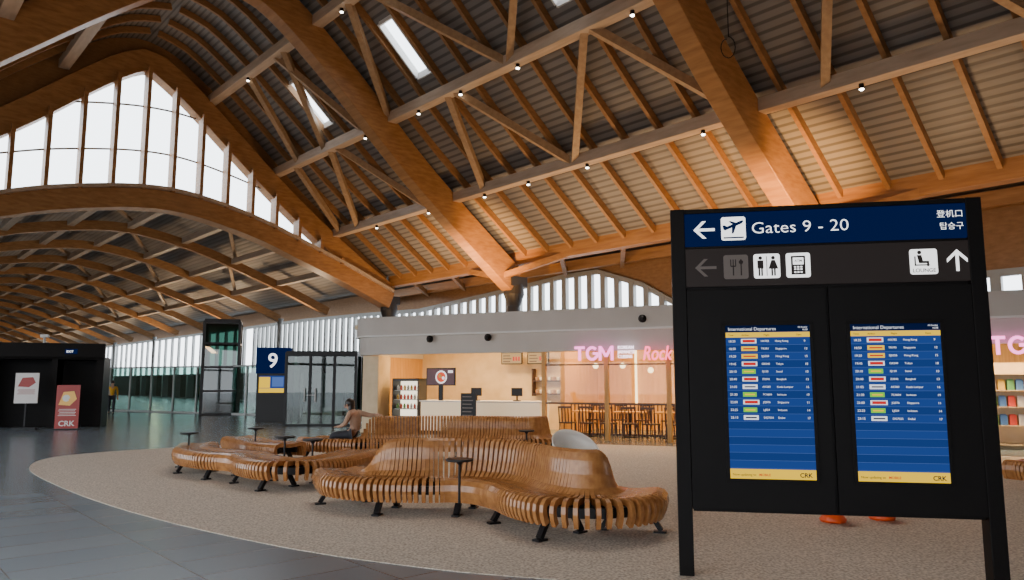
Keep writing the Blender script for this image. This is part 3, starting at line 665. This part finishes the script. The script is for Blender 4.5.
# ------------------------------------------------------------ white chair, orange stools
wc=empty('lounge_chair',(1.0,12.0,0),.4); T(wc,'white moulded tub chair standing behind the slatted bench','chair')
b=MB(); n=24; vs=[]; fs=[]
for j in range(7):
    t=j/6
    for i in range(n):
        a=2*math.pi*i/n; back=.5+.5*math.sin(a); r=.14+.24*math.sin(t*math.pi/2)
        z=.38+t*t*(.08+.40*back**1.3); vs.append((r*math.cos(a),r*math.sin(a)*.95,z))
for j in range(6):
    for i in range(n): fs.append((j*n+i,j*n+(i+1)%n,(j+1)*n+(i+1)%n,(j+1)*n+i))
fs.append(tuple(range(n))[::-1]); b.add(vs,fs); o=b.obj('seat_shell',M['whiteplastic'],parent=wc,smooth=True); sm=o.modifiers.new('s','SOLIDIFY'); sm.thickness=.02
for a in (45,135,225,315):
    x,y=math.cos(math.radians(a)),math.sin(math.radians(a)); MB().cyl((x*.12,y*.12,.40),(x*.27,y*.27,0),.016,.012,8).obj('leg',M['glulam2'],parent=wc)
def stool(loc):
    e=empty('low_stool',loc); T(e,'orange moulded low stool behind the departure board','stool','orange stools')
    MB().lathe((0,0,0),[(.10,0),(.14,.01),(.15,.04),(.11,.09),(.08,.16),(.08,.24)],24).obj('base',M['orange'],parent=e,smooth=True)
    MB().lathe((0,0,0),[(.08,.24),(.17,.30),(.19,.36),(.17,.39)],24).obj('seat',M['orange'],parent=e,smooth=True); return e
s0=stool((3.72,8.95,0)); copytree(s0,(4.36,9.1,0))
# ------------------------------------------------------------ left side objects
g=empty('black_portal',(-18.9,26.6,0),.35); T(g,'large black boxy exhibition portal with illuminated sign','portal')
b=MB(); b.bx(0,4.0,0,.25,2.45,3.05); b.bx(0,.25,0,1.5,0,2.45); b.bx(3.75,4.0,0,1.5,0,2.45); b.bx(2.3,2.5,0,1.0,0,2.45); b.bx(.25,3.75,1.4,1.5,0,2.45); b.bx(0,4,0,1.5,2.45,2.55); b.obj('frame',M['signblack'],parent=g)
b=MB(); b.bx(2.7,3.1,-.02,0,2.66,2.84); b.obj('sign_plate',M['blue'],parent=g)
b=MB(); b.text('EXIT',2.75,2.71,.11,-.025,bold=.01); b.obj('lettering',M['signwhite'],parent=g)
def banner(loc,rz,lab,mats,txt,w=.8,h=1.6,z0=.12):
    e=empty('banner_stand',loc,rz); T(e,lab,'banner')
    MB().bx(-w/2,w/2,-.02,.02,z0,z0+h).obj('panel',mats[0],parent=e)
    b=MB(); b.bx(-w/2-.02,w/2+.02,-.12,.12,0,.05); b.beam((0,.03,0),(0,.03,z0+.1),.05,.05); b.obj('foot',M['black'],parent=e)
    b=MB()
    for k in range(5): b.bx(-w*(.38-.03*(k%3)),w*(.38-.04*(k%2)),-.026,-.02,z0+h*(.30+.035*k),z0+h*(.312+.035*k),1)
    b.poly([(-w*.38,z0+h*.55),(w*.1,z0+h*.53),(w*.38,z0+h*.68),(w*.25,z0+h*.86),(-w*.2,z0+h*.84)],-.026,mi=0); b.disc(-.05,z0+h*.70,w*.16,-.030,mi=1,n=20); b.disc(.10,z0+h*.66,w*.1,-.033,mi=0,n=16)
    if txt: b.text(txt,0,z0+h*.07,.25,-.028,1,'CENTER',bold=.02)
    b.obj('print',mats[1:],parent=e); return e
banner((-17.0,26.5,0),.3,'white advertising banner with red print by the portal',[M['posterwhite'],M['red'],M['red']],'',.72,1.05,.9)
banner((-15.35,26.2,0),.3,'tall red advertising banner with yellow print by the portal',[M['red'],M['posteryellow'],M['posterwhite']],'CRK',.72,1.5,.03)
g=empty('gate_number_sign',(-10.7,31.5,0),0.1); T(g,'blue illuminated gate number nine box on a black kiosk','airport sign')
MB().bx(0,1.36,0,.5,2.0,3.08).obj('number_box',M['blue'],parent=g)
MB().text('9',.68,2.25,.85,-.01,0,'CENTER',bold=.01).obj('number',M['signwhite'],parent=g)
MB().bx(.05,1.31,.02,.48,0,2.0).obj('body',M['black'],parent=g)
b=MB(); b.bx(.15,1.2,-.01,.03,1.2,1.9,0); b.bx(.15,1.2,-.014,.0,1.2,1.38,1); b.bx(.15,.6,-.014,0,1.4,1.85,1); b.bx(.68,1.15,-.014,0,1.45,1.85,3); b.obj('display_screen',[M['scrblue'],M['yellow'],M['lgreen'],M['scrline']],parent=g)
g=empty('glass_lift',(-15.6,38,0),.3); T(g,'glass lift shaft with dark frame in the concourse','lift')
b=MB()
for x in (0,1.7):
    for y in (0,1.7): b.bx(x-.07,x+.07,y-.07,y+.07,0,4.7)
for z in (.05,1.2,2.4,3.6,4.7): b.bx(0,1.7,-.05,.05,z-.05,z+.05); b.bx(0,1.7,1.65,1.75,z-.05,z+.05); b.bx(-.05,.05,0,1.7,z-.05,z+.05); b.bx(1.65,1.75,0,1.7,z-.05,z+.05)
b.bx(0,1.7,0,1.7,4.7,4.85); b.obj('frame',M['darkgrey'],parent=g)
dg_=glassm('dark_green_glass',(.12,.21,.18),.07)
b=MB(); b.bx(.06,1.64,.0,.02,.1,4.6); b.bx(.0,.02,.06,1.64,.1,4.6); b.bx(1.68,1.70,.06,1.64,.1,4.6); b.obj('glass',dg_,parent=g)
b=MB(); b.bx(.25,1.45,.3,1.4,.1,2.3); b.obj('cabin',flat('lift_cabin',(.03,.07,.06),.3),parent=g)
g=empty('glass_vestibule',(-8.5,28.4,0),.05); T(g,'black framed glass vestibule beside the shop','glass booth')
b=MB()
for x in (0,.9,1.8,2.6): b.bx(x-.05,x+.05,-.05,.05,0,2.75); b.bx(x-.05,x+.05,2.2,2.28,0,2.75)
b.bx(0,2.65,-.06,2.3,2.62,2.8); b.bx(0,2.65,-.05,.05,.0,.08); b.bx(0,2.65,2.2,2.3,2.0,2.62); b.bx(-.05,.05,1.0,1.1,0,2.7); b.bx(2.55,2.65,1.0,1.1,0,2.7); b.obj('frame',M['black'],parent=g)
vg=glassm('vestibule_glass',(.38,.46,.42),.06)
b=MB(); b.bx(0,2.6,0,.015,.08,2.6); b.bx(0,.015,0,2.2,.08,2.6); b.bx(2.59,2.6,0,2.2,.08,2.6); b.obj('glass',vg,parent=g)
b=MB(); b.bx(.7,.75,-.1,-.06,.9,1.4); b.bx(1.1,1.15,-.1,-.06,.9,1.4); b.beam((.7,-.08,1.15),(1.15,-.08,1.15),.02,.02); b.obj('handle',M['steel'],parent=g)
def gp(x,y,rz):
    e=empty('glass_screen',(x,y,0),rz); T(e,'tall glass screen panel with steel posts in the concourse','glass screen','concourse glass screens')
    b=MB(); b.bx(-.05,.05,-.05,.05,0,2.5); b.bx(0,1.9,-.03,.03,2.42,2.5); b.bx(0,1.9,-.03,.03,0,.1); b.obj('frame',M['steel'],parent=e)
    MB().bx(.05,1.85,-.01,.01,.1,2.42).obj('glass',M['greenglass'],parent=e); return e
g0=gp(-10,36,math.radians(150))
for i in range(1,9): copytree(g0,(-10-1.9*i*math.cos(math.radians(30)),36+1.9*i*.5,0))
for i in range(10): copytree(g0,BF(27.5,62+4*i),ANG+math.pi/2)
b=MB(); b.cyl((0,0,0),(0,0,3.4),.05); b.box((0,0,3.4),(.3,.1,.12)); o=b.obj('signal_pole',M['steel'],loc=(-18.0,28.9,0)); T(o,'thin grey pole rising above the black portal','pole')
# ------------------------------------------------------------ roof spots
def mkspot(loc):
    e=empty('ceiling_spotlight',loc); T(e,'small bright white spotlight hanging under a roof beam','spotlight','roof spotlights')
    MB().cyl((0,0,0),(0,0,.16),.075,.075,14).obj('housing',M['black'],parent=e); MB().lathe((0,0,-.04),[(.05,0),(.07,.015),(.072,.04)],14).obj('lens',M['lamp'],parent=e); return e
q0=None
for u in (22,18.2,14.3):
    for w in (4.5,9,14.5,20,23.5,26.5,31,36):
        if (int(w)+int(u))%3==0 and u<20: continue
        l=BF(u+.0,w,vz(u)+.8-.38)
        if q0 is None: q0=mkspot(l)
        else: copytree(q0,l)
pp=[(0,0,5),(0,0,.5)]+[(.16*math.sin(a),.02*a,.25+.25*math.cos(a)) for a in [i*math.pi/8 for i in range(17)]]
o=MB().tube(pp,.012).obj('hanging_cable',M['black'],loc=(5.1,16.8,9.2)); T(o,'thin black cable with a loop hanging from the roof','cable')
# ------------------------------------------------------------ people
def skin(name,verts,edges,rad,mat,parent,sub=1):
    me=bpy.data.meshes.new(name); me.from_pydata(verts,edges,[]); o=bpy.data.objects.new(name,me); COL.objects.link(o)
    md=o.modifiers.new('skin','SKIN'); md.use_smooth_shade=True
    for i,r in enumerate(rad):
        sv=me.skin_vertices[0].data[i]; sv.radius=(r,r) if not isinstance(r,tuple) else r; sv.use_root=(i==0)
    s2=o.modifiers.new('sub','SUBSURF'); s2.levels=sub; s2.render_levels=sub
    dg=bpy.context.evaluated_depsgraph_get(); nm=bpy.data.meshes.new_from_object(o.evaluated_get(dg))
    o.modifiers.clear(); o.data=nm; nm.materials.clear(); nm.materials.append(mat); o.parent=parent
    nm.polygons.foreach_set('use_smooth',[True]*len(nm.polygons)); return o
def person(loc,rz,pose,lab,top,bottom,hairlong):
    e=empty('person',loc,rz); T(e,lab,'person')
    V=[];E=[];R=[]
    def a(p,r,par=None):
        V.append(p);R.append(r); i=len(V)-1
        if par is not None: E.append((par,i))
        return i
    J=pose
    pel=a(J['pelvis'],(.14,.10)); sp_=a(J['spine'],(.115,.085),pel); ch=a(J['chest'],(.13,.09),sp_); nk=a(J['neck'],.05,ch); hb=a(J['headb'],.07,nk); hc=a(J['head'],(.085,.095),hb); ht=a(J['headt'],.05,hc)
    for s in ('l','r'):
        k=a(J['sh'+s],.050,ch); k=a(J['el'+s],.038,k); wr=a(J['wr'+s],.026,k); wv=Vector(J['wr'+s]); hd=Vector(J['hd'+s]); pm=a(tuple(hd),.028,wr)
        d=(hd-wv).normalized(); side=d.cross(Vector((0,0,1))); side=side.normalized() if side.length>.1 else Vector((0,1,0))
        for q,(o_,l) in enumerate(((-.03,.062),(-.011,.072),(.01,.068),(.03,.052))):
            f=a(tuple(hd+side*o_+d*.025),.0095,pm); f=a(tuple(hd+side*o_*1.15+d*(.03+l*.55)+Vector((0,0,-.006))),.0085,f); a(tuple(hd+side*o_*1.2+d*(.03+l)+Vector((0,0,-.022))),.007,f)
        t=a(tuple(hd-side*.038+d*.0),.010,pm); a(tuple(hd-side*.055+d*.035),.008,t)
        k=a(J['hip'+s],.085,pel); k=a(J['kn'+s],.058,k); k=a(J['an'+s],.038,k); a(J['to'+s],.034,k)
    skin('body',V,E,R,M['skin'],e)
    lw=[tuple(Vector(J['el'+s])*.12+Vector(J['wr'+s])*.88) for s in 'lr']
    vv=[J['pelvis'],J['spine'],J['chest'],J['shl'],J['ell'],lw[0],J['shr'],J['elr'],lw[1]]
    skin('shirt',vv,[(0,1),(1,2),(2,3),(3,4),(4,5),(2,6),(6,7),(7,8)],[(.165,.12),(.14,.105),(.15,.11),.065,.052,.038,.065,.052,.038],top,e)
    vv=[J['pelvis'],J['hipl'],J['knl'],J['anl'],J['hipr'],J['knr'],J['anr']]
    skin('trousers',vv,[(0,1),(1,2),(2,3),(0,4),(4,5),(5,6)],[(.16,.12),.10,.072,.055,.10,.072,.055],bottom,e)
    H=Vector(J['head'])
    f=Vector((1,0,0))
    b=MB(); b.ell(tuple(H+Vector((-.02,0,.035))),(.105,.098,.105))
    if hairlong: b.ell(tuple(H+Vector((-.06,0,-.08))),(.065,.09,.16)); b.ell(tuple(H+Vector((-.085,0,-.2))),(.05,.08,.13))
    b.obj('hair',M['hair'],parent=e,smooth=True)
    b=MB()
    for s in (-1,1): b.ell(tuple(H+f*.083+Vector((0,.032*s,.0))),(.012,.014,.009),mi=1)
    b.ell(tuple(H+f*.098+Vector((0,0,-.025))),(.017,.013,.022),mi=0); b.ell(tuple(H+f*.088+Vector((0,0,-.06))),(.010,.024,.008),mi=2)
    for s in (-1,1): b.ell(tuple(H+Vector((.0,.088*s,-.01))),(.018,.010,.028),mi=0)
    b.obj('face',[M['skin'],M['hair'],M['red']],parent=e,smooth=True)
    for s in 'lr':
        an=Vector(J['an'+s]); to=Vector(J['to'+s]); b=MB(); c=(an+to)/2; b.ell((c.x+.02,c.y,max(.045,c.z-.02)),(.14,.05,.045)); b.obj('shoe',M['black'],parent=e,smooth=True)
    return e
sit=dict(pelvis=(0,0,.55),spine=(.02,0,.76),chest=(.07,0,.93),neck=(.13,0,1.03),headb=(.155,0,1.07),head=(.18,0,1.14),headt=(.18,0,1.21),
 shl=(.06,.17,.97),ell=(.12,.26,.75),wrl=(.30,.16,.68),hdl=(.37,.12,.68),shr=(.04,-.17,.97),elr=(-.20,-.30,.90),wrr=(-.38,-.20,.93),hdr=(-.45,-.16,.93),
 hipl=(.10,.10,.53),knl=(.50,.12,.50),anl=(.50,.12,.09),tol=(.62,.13,.04),hipr=(.10,-.10,.53),knr=(.50,-.12,.50),anr=(.52,-.12,.09),tor=(.64,-.13,.04))
person((-3.32,16.2,0),math.radians(165),sit,'seated woman with dark hair and tan top leaning on bench back',M['tan'],M['navy'],True)
walk=dict(pelvis=(0,0,.92),spine=(0,0,1.12),chest=(0,0,1.34),neck=(.01,0,1.47),headb=(.02,0,1.53),head=(.03,0,1.60),headt=(.03,0,1.67),
 shl=(0,.20,1.38),ell=(-.10,.25,1.12),wrl=(.02,.26,.90),hdl=(.05,.26,.83),shr=(0,-.20,1.38),elr=(.08,-.25,1.12),wrr=(.22,-.24,.95),hdr=(.27,-.23,.90),
 hipl=(0,.10,.88),knl=(.16,.10,.50),anl=(.12,.10,.09),tol=(.24,.10,.04),hipr=(0,-.10,.88),knr=(-.04,-.10,.48),anr=(-.26,-.10,.12),tor=(-.16,-.10,.04))
person((-20.6,39,0),math.radians(-60),walk,'walking person in yellow top and dark trousers in the concourse',M['yellowcloth'],M['navy'],False)
# ------------------------------------------------------------ lights
def area(loc,size,en,col,target,name='area'):
    l=bpy.data.lights.new(name,'AREA'); l.energy=en; l.color=col; l.size=size; o=bpy.data.objects.new('light_'+name,l); COL.objects.link(o); o.location=loc
    o.rotation_euler=(Vector(target)-Vector(loc)).to_track_quat('-Z','Y').to_euler(); return o
def spot(loc,en,col,target,ang=70,name='spot'):
    l=bpy.data.lights.new(name,'SPOT'); l.energy=en; l.color=col; l.spot_size=math.radians(ang); l.spot_blend=.9; l.shadow_soft_size=.3; o=bpy.data.objects.new('light_'+name,l); COL.objects.link(o); o.location=loc
    o.rotation_euler=(Vector(target)-Vector(loc)).to_track_quat('-Z','Y').to_euler(); return o
WARM=(1,.60,.29)
for w,en in ((2,120),(8,150),(17,190),(21,190),(25,200),(33,220),(37,220)):
    area(BF(23.4,w,4.6),1.0,en,WARM,BF(24,w,14),'uplight')
for w in (12.6,29):
    spot(BF(21.6,w-2.2,4.6),5200,(1,.50,.16),BF(24.6,w+.3,8.6),70,'beam_uplight')
for w in (0,10,20,30): area(BF(-2,w,4.6),1.0,120,WARM,BF(6,w,15),'uplight')
for w in (50,65,80,100,125,150): area(BF(24,w,4.5),1.5,420,(1,.70,.42),BF(15,w,11),'uplight')
for x in (1.6,3.6,5.2): area(SH(x,2.0,3.2),1.0,150,(1,.64,.28),SH(x,2.6,0),'shop')
for x in (7.3,9.3,11.5,14): area(SH(x,2.8,3.2),1.2,150,(1,.58,.20),SH(x,3.6,0),'shop')
for x in (16.8,18.8): area(SH(x,1.0,3.2),1.0,160,(1,.70,.38),SH(x,2.0,0),'shop')
for (u,w) in ((18.2,14),(18.2,20),(14.3,9),(14.3,17),(14.3,24),(9,12)):
    spot(BF(u,w,vz(u)),1300,(1,.86,.72),BF(u-3,w-2,0),75,'downlight')
wd=bpy.data.worlds.new('world'); S.world=wd; wd.use_nodes=True; bg=wd.node_tree.nodes['Background']; bg.inputs[0].default_value=(.88,.94,1,1); bg.inputs[1].default_value=5.5
# ------------------------------------------------------------ camera
cam=bpy.data.cameras.new('camera'); co=bpy.data.objects.new('camera',cam); COL.objects.link(co); co.location=(0,0,1.6)
co.rotation_euler=(math.radians(90+7.07),0,0); cam.sensor_width=36; cam.lens=750/1024*36; cam.clip_end=500
S.camera=co
